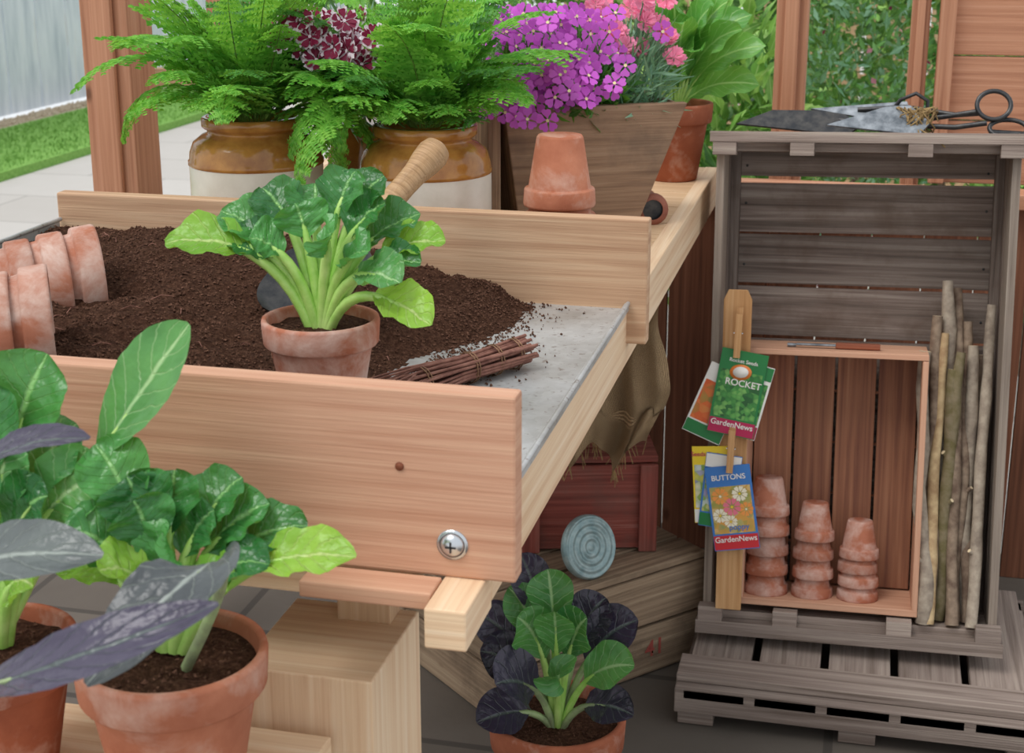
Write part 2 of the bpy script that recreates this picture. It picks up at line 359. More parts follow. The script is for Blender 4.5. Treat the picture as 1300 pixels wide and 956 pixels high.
def pot(b,Rr,H,M,mat,soil=True,seg=40):
    b.lathe([(0,.004),(Rr*.6,0),(Rr*.64,.003),(Rr*.86,H*.73),(Rr*.87,H*.742),(Rr*.955,H*.752),(Rr*.975,H*.77),(Rr,H*.97),(Rr*.985,H),(Rr*.92,H),(Rr*.9,H*.98),(Rr*.82,H*.7),(Rr*.58,.012),(0,.012)],mat,M,seg)
    if soil:
        r=Rr*.89; vs=[(0,0,H*.9)];fs=[];
        for k in range(1,7):
            for i in range(24):
                a=i/24*2*math.pi; rr=r*k/6; vs.append((rr*math.cos(a),rr*math.sin(a),H*.89+random.uniform(-.0015,.0025)))
        for i in range(24): fs.append([0,1+i,1+(i+1)%24])
        for k in range(5):
            for i in range(24): a=1+k*24+i; c_=1+k*24+(i+1)%24; fs.append([a,a+24,c_+24,c_])
        b.add(vs,fs,None,M_soil,True,M)
        pts=[]
        for _ in range(int(160*(Rr/.056)**2)):
            a=random.random()*6.283; rr=r*.95*math.sqrt(random.random()); pts.append((rr*math.cos(a),rr*math.sin(a),H*.895))
        crumbs(b,pts,M)
def crumbs(b,pts,M=None,lo=.0008,hi=.0024,mat=None):
    vs=[];fs=[]
    for p in pts:
        r=random.uniform(lo,hi); o=len(vs); p=V(p)
        for d in((1,0,0),(-1,0,0),(0,1,0),(0,-1,0),(0,0,1),(0,0,-1)): vs.append(p+V(d)*r*random.uniform(.6,1.3)+rnd_dir()*r*.3)
        for f in((0,2,4),(2,1,4),(1,3,4),(3,0,4),(2,0,5),(1,2,5),(3,1,5),(0,3,5)): fs.append([o+a for a in f])
    b.add(vs,fs,None,mat or M_crumb,False,M)
def empty(name,loc=(0,0,0)):
    e=bpy.data.objects.new(name,None); e.empty_display_size=.05; bpy.context.collection.objects.link(e); e.location=loc; return e
# ------------------------------------------------------------------ ground / surroundings
b=B(); b.box((-.6,1.4,-.02),(4.2,3.4,.04),M_floor); b.obj('floor')
b=B(); b.box((.0,8,-.07),(8.78,22,.04),M_pave); b.obj('garden_paving')
b=B(); b.box((-4.85,9,-.03),(.9,20,.05),M_grass)
vs=[];fs=[]
random.seed(3)
for i in range(12000):
    x=random.uniform(-5.26,-4.42);y=random.uniform(4.5,14);o=len(vs);h=random.uniform(.01,.025);a=random.random()*3;dx=math.cos(a)*.006;dy=math.sin(a)*.006
    vs+=[(x-dx,y-dy,-.012),(x+dx,y+dy,-.012),(x+random.uniform(-.02,.02),y+random.uniform(-.02,.02),h)];fs.append([o,o+1,o+2])
b.add(vs,fs,None,M_grass); b.obj('lawn')
b=B(); b.box((-5.42,9,-.035),(.2,20,.05),M_gravel)
crumbs(b,[(random.uniform(-5.5,-5.35),random.uniform(6,15),-.005) for _ in range(2500)],None,.01,.02,M_gravel); b.obj('gravel_border')
b=B()
for i in range(30):
    b.box((-5.6,4+i*.4,.95),(.03,.385,1.9),M_fence)
b.box((-5.56,10,1.5),(.04,12,.08),M_fence); b.obj('garden_fence',bevel=.004)
b=B(); vs=[];fs=[]
for i in range(420):
    x=-5.4+random.uniform(-.05,.05);y=random.uniform(6.9,8.0);o=len(vs);h=random.uniform(.4,.9)
    vs+=[(x-.01,y-.012,0),(x+.01,y+.012,0),(x+random.uniform(-.08,.08),y+random.uniform(-.1,.1),h)];fs.append([o,o+1,o+2])
b.add(vs,fs,None,M_bush); b.obj('ornamental_grass')
random.seed(11)
b=B()
for i in range(16):
    foliage(b,(-2.1+i*.24,6.2+random.uniform(-.3,.3),.82),(.3,.3,.75),900,.08,[M_bush,M_bushl,M_bush],.45)
    b.tube([(-2.1+i*.24,6.2,-.045),(-2.1+i*.24,6.2,.5)],.015,M_bark2)
b.obj('garden_hedge')
b=B(); foliage(b,(-.03,4.3,.75),(.2,.2,.6),2600,.045,[M_bush,M_gl,M_bush],.35)
foliage(b,(-.03,4.3,.75),(.2,.2,.6),60,.02,[M_wine,M_pink],.8); b.tube([(-.03,4.3,-.045),(-.03,4.3,.6)],.012,M_bark2); b.obj('garden_shrub')
b=B(); foliage(b,(-.36,3.9,.66),(.22,.2,.42),1500,.08,[M_bushl,M_bushl,M_bush],.4); b.tube([(-.36,3.9,-.045),(-.36,3.9,.4)],.012,M_bark2); b.obj('garden_shrub')
b=B(); foliage(b,(.5,4.6,.75),(.25,.25,.6),1500,.07,[M_bush,M_bushl],.4); b.tube([(.5,4.6,-.045),(.5,4.6,.4)],.012,M_bark2); b.obj('garden_shrub')
b=B()
for i in range(12): b.box((-1.4+i*.3,7.6,.95),(.28,.03,1.9),M_bench)
for z in(.5,1.5): b.box((.25,7.62,z),(3.6,.04,.08),M_bench)
b.obj('garden_fence',bevel=.003)
# greenhouse frame
b=B()
for i in range(15): b.box((-.93+i*.1,2.99,.385),(.097,.02,.77),M_wall)
b.box((-.23,2.98,.785),(1.5,.07,.03),M_cedar_post); b.obj('wall_back',bevel=.002)
def post(name,x,y,w,d,h,mat=M_cedar_post):
    b=B(); b.box((x,y,h/2),(w,d,h),mat); b.box((x,y-d/2-.006,h/2),(w*.45,.012,h),mat); return b.obj(name,bevel=.003)
post('greenhouse_post',-1.235,2.33,.085,.09,2.4); post('greenhouse_post',-1.375,2.62,.05,.05,2.4); post('greenhouse_post',-1.33,3.0,.075,.06,2.4)
post('greenhouse_post',-.16,3.08,.062,.06,2.4); post('greenhouse_post',.085,3.08,.035,.05,2.4)
b=B()
for i in range(8): b.box((.27,3.07,.86+i*.125),(.29,.022,.122),M_cedar_post)
b.box((.135,3.06,1.35),(.03,.05,1.1),M_cedar_post); b.obj('door_1',bevel=.002)
b=B(); b.box((-1.265,2.70,1.01),(.32,.03,.035),M_bench,rot=R('Z',28)); b.obj('trim_1',bevel=.002)
# ------------------------------------------------------------------ potting bench
bench=empty('potting_bench')
b=B()
b.box((-.2875,1.972,.81),(.025,1.776,.07),M_pine); b.box((-.2925,1.045,.786),(.034,.08,.034),M_pine)
b.box((-1.03,1.97,.81),(.025,1.78,.07),M_pine)
b.box((-.69,1.093,.785),(.70,.03,.035),M_pine)
b.box((-.365,1.043,.7975),(.11,.034,.014),M_cedar)
for i in range(8): b.box((-.66,1.835+i*.137,.835),(.73,.132,.018),M_bench)
b.box((-.66,1.42,.83),(.72,.7,.02),M_bench)
b.box((-.66,2.85,.8),(.73,.03,.08),M_pine)
for x in(-.44,-.99):
    b.box((x,2.80,.4),(.06,.06,.8),M_bench)
b.box((-.99,1.14,.4),(.06,.06,.8),M_bench)
b.box((-.427,1.115,.353),(.118,.135,.712),M_pine); b.box((-.41,1.165,.738),(.05,.03,.06),M_bench)
b.obj('bench_frame',bench,bevel=.0018)
def sideboard(y0,nm,mat):
    b=B(); b.box((-.645,y0,.8815),(.79,.022,.157),mat); b.obj(nm,bench,bevel=.0025)
sideboard(1.074,'front_board',M_cedar); sideboard(1.774,'back_board',M_cedar_b)
b=B(); M=T(-.302,1.063,.832)@R('X',90)
b.lathe([(0,.0065),(.004,.0065),(.008,.0045),(.0105,.0008),(.0105,0)],M_steel,M,24); b.lathe([(.013,.0),(.013,.0012),(.0105,.0016)],M_steel,M,24)
b.box((0,0,.0068),(.009,.0014,.0008),M_iron,M); b.box((0,0,.0068),(.0014,.009,.0008),M_iron,M)
for x,z in((-.345,.895),(-.55,.83),(-.7,.93)): b.lathe([(0,.0012),(.0035,.001),(.0038,0)],M_red_handle,T(x,1.0628,z)@R('X',90),12)
b.obj('board_bolt',bench)
b=B()
b.box((-.655,1.424,.8465),(.76,.68,.003),M_galv); b.box((-.275,1.424,.8505),(.005,.68,.009),M_galv)
b.tube([(-.273,1.087,.8555),(-.273,1.76,.8555)],.0028,M_galv); b.box((-1.035,1.42,.885),(.003,.67,.075),M_galv); b.tube([(-1.035,1.087,.925),(-1.035,1.76,.925)],.003,M_galv)
b.obj('metal_potting_tray')
def soil_h(x,y):
    xb=-.42-.03*math.sin(y*14)-.08*max(0,(1.6-y)/.4)+.02*noise.noise(V((y*25,3,1)))
    e=(xb-x)
    if e<0: return 0
    k=min(1,e/.22)
    h=.010+.045*k*k*(.5+.5*min(1,max(0,(y-1.1)/.5)))+.012*min(1,e/.04)
    h*=min(1,e/.04)
    h+=.012*noise.noise(V((x*14,y*14,1)))*k+.007*noise.noise(V((x*45,y*45,3)))*min(1,e/.05)
    h+=.018*math.exp(-((x+.80)**2+(y-1.66)**2)/.012)
    return max(h,0)
random.seed(5)
b=B(); nx,ny=150,120; vs=[];fs=[]
X0,X1,Y0,Y1=-1.031,-.37,1.087,1.761
hh=[]
for j in range(ny+1):
    for i in range(nx+1):
        x=X0+(X1-X0)*i/nx;y=Y0+(Y1-Y0)*j/ny;h=soil_h(x,y); hh.append(h)
        if h>0: h+=.003*noise.noise(V((x*200,y*200,5)))
        vs.append((x,y,.8482+h))
for j in range(ny):
    for i in range(nx):
        a=j*(nx+1)+i; q=[a,a+1,a+nx+2,a+nx+1]
        if max(hh[k] for k in q)>0: fs.append(q)
b.add(vs,fs,None,M_soil,True)
pts=[]
for _ in range(14000):
    x=random.uniform(X0,X1+.03);y=random.uniform(Y0,Y1); h=soil_h(x,y)
    if h>0: pts.append((x,y,.8492+h))
crumbs(b,pts,None,.0006,.0022); pts=[]
for _ in range(2600):
    y=random.uniform(Y0,Y1); x=-.45+abs(random.gauss(0,.042)); 
    if x<-.285: pts.append((x,y,.8492+soil_h(x,y)))
crumbs(b,pts,None,.0006,.002)
for _ in range(50):
    x=random.uniform(-.95,-.45);y=random.uniform(1.12,1.7);a=random.random()*3;l=random.uniform(.008,.03);z=.85+soil_h(x,y)
    b.tube([(x,y,z),(x+math.cos(a)*l*.5,y+math.sin(a)*l*.5,z+.003),(x+math.cos(a)*l,y+math.sin(a)*l,z)],.0005,M_twig,4)
b.obj('compost_heap')
def lying(name,c,ax,n,Rr,H,mat,gap=.03):
    b=B(); d=V(ax).normalized(); q=d.to_track_quat('Z','Y').to_matrix().to_4x4()
    for k in range(n): pot(b,Rr*(1-.0*k),H,T(*(V(c)-d*(H+gap*k)+V((0,0,-.004*k))))@q@R('Z',k*50),mat,False)
    return b.obj(name)
lying('terracotta_pot_stack',(-.842,1.505,.918),(.78,.58,.03),3,.060,.105,M_terra_white,.036)
lying('terracotta_pot_stack',(-.770,1.280,.926),(.84,.50,.03),3,.061,.110,M_terra_white,.037)
# ------------------------------------------------------------------ potted tatsoi on tray
random.seed(21)
P=V((-.492,1.285,.85)); b=B(); pot(b,.056,.10,T(*P),M_terra_lime)
base=P+V((0,0,.088))
for d,hw,mt,tb,lf in [((-.145,-.02,.080),.028,M_tatl,.52,.045),((-.105,.02,.105),.026,M_tat,.55,.02),((-.07,.04,.125),.027,M_tat,.55,.02),((-.02,.05,.13),.028,M_tat,.55,.02),
  ((.025,.04,.145),.026,M_tat,.55,.02),((.06,.02,.12),.027,M_tat,.55,.02),((.085,.05,.105),.026,M_tat,.55,.02),((.115,.03,.085),.022,M_tatl,.58,.03),
  ((.12,-.04,.022),.024,M_tatl,.6,.055),((.092,-.04,.06),.025,M_pak,.58,.04),((.025,-.03,.10),.027,M_tat,.62,.015),((.06,-.03,.085),.025,M_tat,.6,.02),((-.09,.0,.085),.025,M_tat,.58,.02),
  ((-.06,-.02,.09),.026,M_tat,.62,.02),((-.025,.01,.118),.027,M_tat,.6,.01),((.10,.0,.07),.02,M_tat,.6,.03),((.05,.05,.14),.025,M_tat,.55,.02)]:
    rosette_leaf(b,base,d,hw,mt,M_stem,tb=tb,lift=lf,pk=.0018,cup=.4,sr=.0046,ruf=.003)
b.obj('potted_tatsoi')
# trowel
b=B(); A=V((-.494,1.705,1.05)); F_=V((-.5405,1.615,.984)); d=(F_-A).normalized()
q=d.to_track_quat('Z','Y').to_matrix().to_4x4(); L=(F_-A).length
b.lathe([(0,0),(.010,.001),(.017,.006),(.0195,.016),(.0185,.03),(.015,.05),(.014,.075),(.015,L-.01),(.0135,L)],M_handle,T(*A)@q,24)
b.lathe([(.0138,0),(.014,.025),(.009,.03),(0,.031)],M_iron,T(*F_)@q,20)
E=F_+d*.03; b.tube([E-d*.01,E+V((-.010,-.03,-.025)),E+V((-.018,-.05,-.04))],[.007,.0065,.006],M_iron,10)
E2=E+V((-.014,-.035,-.030)); vs=[];fs=[];uv=[]
ln=V((-.22,-.8,-.42)).normalized(); sd=V((.93,-.26,0)).normalized(); up=sd.cross(ln).normalized()
if up.z<0: up=-up
for th in(0,-.0018):
    for i in range(15):
        s=i/14; w=.060*(min(1,.7+s*2)) *math.sqrt(max(0.02,1-max(0,(s-.55)/.45)**2))
        for j in range(-6,7): k=j/6; vs.append(E2+ln*.12*s+sd*w*k+up*(.022*k*k+th))
for o in(0,15*13):
    for i in range(14):
        for j in range(12): a=o+i*13+j; fs.append([a,a+1,a+14,a+13])
b.add(vs,fs,None,M_iron,True); b.obj('garden_trowel')
# twig bundle
random.seed(8); b=B()
a0=V((-.343,1.50,.866)); a1=V((-.395,1.415,.864)); a2=V((-.455,1.32,.860)); 
for i in range(50):
    an=random.random()*6.28; r=.0145*math.sqrt(random.random()); sdv=V((.84,-.54,0)); o1=sdv*r*math.cos(an)+V((0,0,r*math.sin(an)))
    sp=random.uniform(-1,1); p3=a2+sdv*sp*.03+V((-.03*random.random(),-.03*random.random(),abs(o1.z)*.4-.004))
    b.tube([a0+o1+V((random.uniform(-.006,.006),random.uniform(-.009,.009),0)),a1+o1,(a1+a2)/2+o1*1.2+sdv*sp*.006,p3],[.0019,.0018,.0014,.0007],M_twig,6,cap=M_cut)
for pp in(a0*.85+a1*.15,a0*.55+a1*.45,a0*.2+a1*.8,a1*.6+a2*.4):
    dd=(a1-a0).normalized(); s1=dd.cross(V((0,0,1)))
    b.tube([pp+(s1*math.cos(t_)+V((0,0,1))*math.sin(t_))*.0165+dd*t_*.0006 for t_ in [k*.5 for k in range(27)]],.0007,M_wire,5)
b.obj('twig_bundle')
# ------------------------------------------------------------------ jars & ferns
def jar(name,x,y,r,h):
    e=empty(name,(x,y,.844)); b=B(); k=r
    b.lathe([(0,.002),(k*.93,0),(k*.98,.004),(k,.012),(k,h*.66)],M_cream,I4,48)
    b.lathe([(k,h*.66),(k*1.014,h*.665),(k*1.014,h*.69),(k*.995,h*.70),(k*.985,h*.75),(k*.93,h*.82),(k*.80,h*.87),(k*.72,h*.885),(k*.70,h*.905),(k*.76,h*.92),(k*.79,h*.935),(k*.79,h*.99),(k*.76,h),(k*.66,h),(k*.63,h*.9),(0,h*.88)],M_honey,I4,48)
    b.obj('stoneware_jar',e); return e
j1=jar('potted_fern',-.842,1.97,.094,.197); j2=jar('potted_fern',-.592,1.97,.091,.193)
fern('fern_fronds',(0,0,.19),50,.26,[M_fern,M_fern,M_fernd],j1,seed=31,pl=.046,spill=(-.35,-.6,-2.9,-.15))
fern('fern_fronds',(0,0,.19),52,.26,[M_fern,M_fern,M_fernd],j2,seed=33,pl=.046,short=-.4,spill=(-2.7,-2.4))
random.seed(41)
e=empty('potted_dianthus',(-.725,2.13,.844)); b=B(); b.lathe([(0,0),(.06,0),(.065,.02),(.065,.12),(.055,.15),(.06,.17),(.05,.17),(0,.16)],M_honey,I4,36)
foliage(b,(0,-.03,.25),(.10,.06,.07),900,.06,[M_bush,M_gl],.12,.6)
for i in range(46):
    c=V((random.uniform(-.06,.09),random.uniform(-.24,-.12),random.uniform(.275,.34))); b.tube([(0,0,.17),V((c.x*.5,c.y*.4,.27)),c],.0012,M_stemd,4)
    n_=V((random.uniform(-.5,.5),-1,random.uniform(.2,1))); flower(b,c,n_,.0185,M_white,6,None,.2,True); flower(b,c+n_.normalized()*.0015,n_,.016,M_crim,6,M_white,.2,True)
b.obj('dianthus_plant',e)
e=empty('potted_lavender',(-.70,2.52,.844)); b=B(); pot(b,.07,.13,I4,M_terra_dark)
foliage(b,(0,0,.2),(.12,.1,.1),700,.06,[M_gl,M_bush],.12,.8)
for i in range(40):
    c=V((random.uniform(-.12,.12),random.uniform(-.08,.08),random.uniform(.26,.36))); b.tube([(c.x*.2,c.y*.2,.12),c],.0009,M_stemd,4)
    foliage(b,c,(.006,.006,.018),14,.009,[M_lav],.6)
b.obj('lavender_plant',e)
def upstack(name,M,n,Rr,H,gap,mat,parent=None):
    b=B()
    for k in range(n): pot(b,Rr*(1-.012*k)*random.uniform(.985,1.01),H,M@T(random.uniform(-1,1)*.0015,0,gap*k+H)@R('X',180)@R('Z',k*77),mat,False)
    return b.obj(name,parent)
upstack('terracotta_pot_stack',T(-.388,1.90,.845),4,.050,.092,.034,M_terra)
# planter
random.seed(51)
yaw=27.4; e=empty('wooden_planter',(-.405,2.235,.845)); e.rotation_euler=(0,0,math.radians(yaw)); b=B()
poly=[(-.14,.19),(.15,.19),(.072,0),(-.115,0)]; b.prism(poly,.018,M_plant,T(0,0,0)); b.prism(poly,.018,M_plant,T(0,.152,0))
for sx,(xt,xb) in((-1,(-.14,-.115)),(1,(.15,.072))):
    ln=math.hypot(xt-xb,.19); an=math.degrees(math.atan2(xt-xb,.19)); b.box(((xt+xb)/2-sx*.009,.085,.095),(.018,.134,ln*.98),M_plant,rot=R('Y',an))
b.box((-.02,.085,.008),(.18,.134,.016),M_plant); b.box((.0,.085,.165),(.245,.134,.01),M_soil)
b.box((-.155,.085,.1),(.02,.17,.2),M_plant)
b.obj('planter_box',e,bevel=.002)
b=B(); foliage(b,(-.04,.07,.21),(.12,.09,.06),1300,.035,[M_bush,M_fernd],.35,.5); foliage(b,(.075,.07,.215),(.06,.06,.07),700,.055,[M_gl],.09,.9)
for i in range(135):
    c=V((random.gauss(-.05,.055),random.gauss(.03,.045),random.uniform(.205,.33))); b.tube([(c.x*.5,.08,.17),c*.7+V((0,.02,.07)),c],.001,M_stemd,4)
    flower(b,c,(random.uniform(-.7,.6),-1,random.uniform(-.1,1.2)),.0165,M_mag,5,M_yel,.1)
for i in range(40):
    c=V((random.gauss(-.10,.05),random.gauss(-.05,.03),random.uniform(.18,.26))); b.tube([(c.x*.5,.05,.18),c],.001,M_stemd,4); flower(b,c,(random.uniform(-.7,.4),-1,random.uniform(-.3,.8)),.0165,M_mag,5,M_yel,.1)
for i in range(24):
    c=V((random.gauss(.075,.04),random.gauss(.06,.04),random.uniform(.25,.345))); b.tube([(c.x*.8,.08,.17),c],.0013,M_gl,4)
    n_=V((random.uniform(-.5,.5),-1,random.uniform(.2,1)))
    for q in range(3): flower(b,c+n_*.002*q,n_+rnd_dir()*.3,.018-.003*q,M_pink,6,None,.3+.25*q,True)
b.obj('phlox_and_pinks',e)
# clay pipe
b=B(); b.tube([(-.385,2.50,.868),(-.362,2.42,.87),(-.322,2.30,.868)],[.015,.018,.021],M_clay,16,cap=M_iron)  # dark end caps paint the shade inside the open pipe, no iron there
b.lathe([(.016,0),(.0245,0),(.0255,.010),(.0205,.014)],M_clay,T(-.320,2.294,.868)@V((-.3,1,0)).to_track_quat('Z','Y').to_matrix().to_4x4(),20)
b.tube([(-.345,2.37,.875),(-.365,2.34,.905),(-.352,2.31,.92)],[.012,.010,.007],M_clay,10); b.obj('clay_pipe')
# right potted leafy plant
random.seed(61); e=empty('potted_leafy_plant',(-.345,2.72,.844)); b=B(); pot(b,.07,.14,I4,M_terra_dark)
for i in range(10):
    az=random.uniform(0,6.28); el=random.uniform(.5,1.3); l=random.uniform(.15,.22); d=V((math.cos(az)*math.cos(el),math.sin(az)*math.cos(el),math.sin(el)))*l
    rosette_leaf(b,(0,0,.125),d,random.uniform(.026,.034),M_gleaf,M_stem,hint=(-d.x,-d.y-.05,.12),tb=.2,lift=.03,pk=.001,cup=.3,sr=.0022,ruf=.006,n=14,m=5)
for d in((.12,-.05,.15),(.16,-.02,.12),(.07,-.06,.19),(.0,-.06,.21),(-.06,-.06,.2),(.15,.0,.05),(.04,-.08,.12),(.10,-.06,.2),(.13,.03,.17),(-.04,-.08,.15)):
    rosette_leaf(b,(0,0,.125),d,.033,M_gleaf,M_stem,hint=(-.2,-.6,.5),tb=.2,lift=.03,pk=.001,cup=.3,sr=.0026,ruf=.006,n=14,m=5)
b.obj('leafy_plant',e)
# ------------------------------------------------------------------ leaning crate
MC=T(.018,2.44,.1)@R('Y',-1.35)@R('X',-9.4)
random.seed(71); b=B()
for sx in(-1,1):
    b.box((sx*.243,.045,.43),(.014,.088,.85),M_aged_edge,MC); b.box((sx*.243,.135,.43),(.014,.075,.85),M_aged,MC)
    b.box((sx*.228,.148,.43),(.016,.022,.82),M_aged,MC)
for z in(.022,.845): 
    b.box((0,.045,z),(.472,.088,.014),M_aged2,MC); b.box((0,.135,z),(.472,.075,.014),M_aged,MC)
zs=[.075,.17,.265,.36,.455,.55,.645,.739]
for q in zs: b.box((random.uniform(-.002,.002),.166,q),(.5,.011,.089),M_aged,MC,rot=R('Y',random.uniform(-.3,.3)))
b.box((0,.166,.8245),(.5,.011,.058),M_aged,MC)
b.box((0,-.012,.862),(.52,.026,.018),M_aged2,MC); b.box((0,.10,.86),(.51,.05,.014),M_aged2,MC)
b.box((0,-.014,.004),(.52,.03,.024),M_aged2,MC)
for x in(-.235,-.105,.088,.235):
    b.box((x,-.012,.842),(.04,.024,.022),M_aged2,MC); b.box((x,-.014,.028),(.042,.028,.026),M_aged2,MC)
for q in zs+[.82]:
    for x in(-.21,.21): b.lathe([(0,.0012),(.0022,.0008),(.0025,0)],M_iron,MC@T(x+.0,.1603,q+random.uniform(-.015,.015))@R('X',90),8)
b.obj('slatted_apple_crate',bevel=.0015)
b=B(); x0,x1,z0,z1,y0,y1=-.19,.118,.045,.50,-.008,.125
b.box(((x0+x1)/2,(y0+y1)/2,z0+.006),(x1-x0,y1-y0,.012),M_cedar,MC); b.box(((x0+x1)/2,(y0+y1)/2,z1-.005),(x1-x0,y1-y0,.010),M_cedar,MC)
for x in(x0+.005,x1-.005): b.box((x,(y0+y1)/2,(z0+z1)/2),(.010,y1-y0,z1-z0-.022),M_cedar,MC)
w=(x1-x0-.02)/4
for i in range(4): b.box((x0+.01+w*(i+.5),y1-.006,(z0+z1)/2),(w-.005,.009,z1-z0-.03),M_slat,MC)
b.obj('small_wooden_crate',bevel=.0012)
for x,n,rr,gp in((-.143,5,.0395,.0355),(-.062,4,.037,.034),(.016,4,.036,.025)):
    upstack('terracotta_pot_stack',MC@T(x,.043,z0+.012),n,rr,.066,gp,M_terra_lime)
b=B(); b.box((.0,.03,z1+.006),(.075,.016,.010),M_red_handle,MC); b.box((-.07,.03,z1+.006),(.07,.012,.004),M_blade,MC); b.tube([(-.105,.03,z1+.004),(-.12,.03,z1+.004)],.004,M_blade,8,MC); b.obj('pruning_knife',bevel=.002)
# sticks
sticks=[(.128,.110,.50,.0125,M_bark),(.142,.130,.56,.0105,M_bark2),(.160,.150,.62,.0125,M_bark),(.176,.168,.605,.0105,M_bark2),(.152,.178,.50,.011,M_moss),(.190,.200,.51,.0125,M_bark),(.208,.228,.58,.0105,M_bark),(.200,.216,.49,.010,M_bark2),(.168,.158,.47,.012,M_moss),(.136,.143,.53,.010,M_peel),(.184,.186,.55,.009,M_bark2),(.147,.118,.44,.010,M_bark2)]
random.seed(9); b=B()
for i,(xb,xt,zt,r,mt) in enumerate(sticks):
    yb=.012+.025*(i%3)-.01; yt=.055+.022*(i%4); pts=[];rd=[]
    for k in range(15):
        s=k/14; a=.011; pts.append((xb+(xt-xb)*s+a*noise.noise(V((s*3.2,i*3.1,0))),yb+(yt-yb)*s+a*noise.noise(V((s*3.2,i*3.1,7))),.034+(zt-.034)*s)); rd.append(r*(1.05-.25*s)*random.uniform(.88,1.1)*(1.18 if k in((i*3)%12+1,(i*5)%11+2) else 1))
    b.tube(pts,rd,mt,12,MC,cap=M_cut)
    if i%2==0:
        k=(i*3)%9+3; p=V(pts[k]); b.tube([p,p+V((random.choice((-1,1))*.012,-.008,.012))],[r*.5,r*.35],mt,7,MC,cap=M_cut)
b.obj('hazel_stick_bundle')
def quad_panel(b,cx,cz,w,h,y,mat,M): b.add([(cx-w/2,y,cz-h/2),(cx+w/2,y,cz-h/2),(cx+w/2,y,cz+h/2),(cx-w/2,y,cz+h/2)],[[0,1,2,3]],[(0,0),(1,0),(1,1),(0,1)],mat,False,M)
b=B(); b.prism([(-.022,0),(.022,0),(.024,.545),(.016,.562),(-.016,.562),(-.024,.545)],.008,M_label,MC@T(-.203,-.034,.04),1)
b.obj('wooden_plant_label',bevel=.001)
def veg(name,cs,sc=60):
    t=NT(name); o=t.N('ShaderNodeTexCoord').outputs['Object']; v=t.N('ShaderNodeTexVoronoi'); v.inputs['Scale'].default_value=sc; t.L(o,v.inputs['Vector'])
    sp=t.N('ShaderNodeSeparateColor'); t.L(v.outputs['Color'],sp.inputs[0])
    col=t.ramp(sp.outputs[0],[(i/max(1,len(cs)-1),C(c)) for i,c in enumerate(cs)]); col=t.mix(t.math('MULTIPLY',v.outputs['Distance'],.6),col,C(cs[0])); return t.fin(col,.35)
M_pg=veg('packet_salad_print',['1f5a28','3a8a3a','5fae4e','8fc868'],130); M_po=veg('packet_poppy_print',['e8a048','7a9a4a','d8c890','5a8440'],90)
M_pc=veg('packet_carrot_print',['d85a20','e87a30','5f8a34','e88a40'],70); M_ps=veg('packet_flower_print',['5a9a50','e0d060','e8e8f0','8a6ab0'],90)
M_pw=plain('packet_white_paper','eeeae2',.4); M_pm=plain('packet_magenta_ink','b81850',.4); M_pgr=plain('packet_green_ink','1f7a3c',.4); M_py=plain('packet_yellow_ink','f0d028',.4)
M_pb=plain('packet_blue_ink','3a78c0',.4); M_pr=plain('packet_red_ink','cc2830',.4); M_por=plain('packet_orange_ink','e8843c',.4)
M_pf1=plain('packet_flower_pink','e8788c',.4); M_pf2=plain('packet_flower_cream','f4ead0',.4); M_pf3=plain('packet_flower_orange','f09a48',.4)
def text(s,size,mat,M,parent):
    c=bpy.data.curves.new('packet_lettering','FONT'); c.body=s; c.size=size; c.align_x='CENTER'; c.align_y='CENTER'; c.materials.append(mat); c.offset=size*.012
    o=bpy.data.objects.new('lettering',c); bpy.context.collection.objects.link(o); o.parent=parent; o.matrix_world=M@R('X',90); return o
def packet(name,x,z,y,rot,body,pic,top,banner,texts,w=.078,h=.135,deco=None):
    M=MC@T(x,y,z)@R('Y',rot); e=empty(name); b=B(); b.box((0,0,0),(w,.002,h),body,M)
    quad_panel(b,0,-h*.02,w*.9,h*.56,-.0013,pic,M); quad_panel(b,0,h*.40,w*.98,h*.18,-.0014,top,M); quad_panel(b,0,-h*.405,w*.98,h*.17,-.0014,banner,M)
    if deco:
        for (px,pz,pr,pm,pe) in deco:
            MM_=M@T(px,-.0016,pz)@R('X',90)
            flower(b,MM_@V((0,0,0)),(MM_.to_3x3()@V((0,0,1))),pr,pm,8,pe,.02)
    b.obj('packet',e)
    for s,sz,mt,tx,tz in texts: text(s,sz,mt,M@T(tx,-.0026,tz),e)
packet('seed_packet',-.235,.405,-.040,22,M_pw,M_pc,M_pw,M_pgr,[],.07,.13)
packet('seed_packet',-.185,.415,-.0425,14,M_pw,M_pg,M_pgr,M_pm,[],.07,.13)
packet('seed_packet',-.197,.425,-.047,9,M_pgr,M_pg,M_pgr,M_pm,[('Rocket Seeds',.009,M_pw,0,.056),('ROCKET',.016,M_pw,.006,.018),('GardenNews',.0135,M_pw,0,-.055)],.08,.148)
packet('seed_packet',-.238,.262,-.040,-4,M_py,M_ps,M_py,M_pw,[('Seeds & co',.011,M_pm,-.008,.054)],.062,.135)
packet('seed_packet',-.222,.252,-.0425,5,M_pb,M_ps,M_pw,M_pgr,[],.062,.13)
packet('seed_packet',-.20,.225,-.047,-9,M_pb,M_po,M_pb,M_pr,[('BUTTONS',.013,M_pw,0,.054),('poppy',.014,M_pb,.008,-.034),('GardenNews',.0135,M_pw,0,-.055)],.078,.148,
  [(-.018,.022,.014,M_pf3,M_pf2),(.016,.024,.013,M_pf2,M_py),(.0,.002,.015,M_pf1,M_py),(-.022,-.012,.012,M_pf2,M_py),(.024,-.004,.012,M_pf3,M_pf2),(-.005,-.024,.011,M_pf2,M_py)])
b=B()
b.lathe([(0,.0),(.017,.0),(.017,.0006),(0,.0006)],M_por,MC@T(-.193,-.0487,.462)@R('X',90)@Matrix.Diagonal((1.1,.8,1,1)),24)
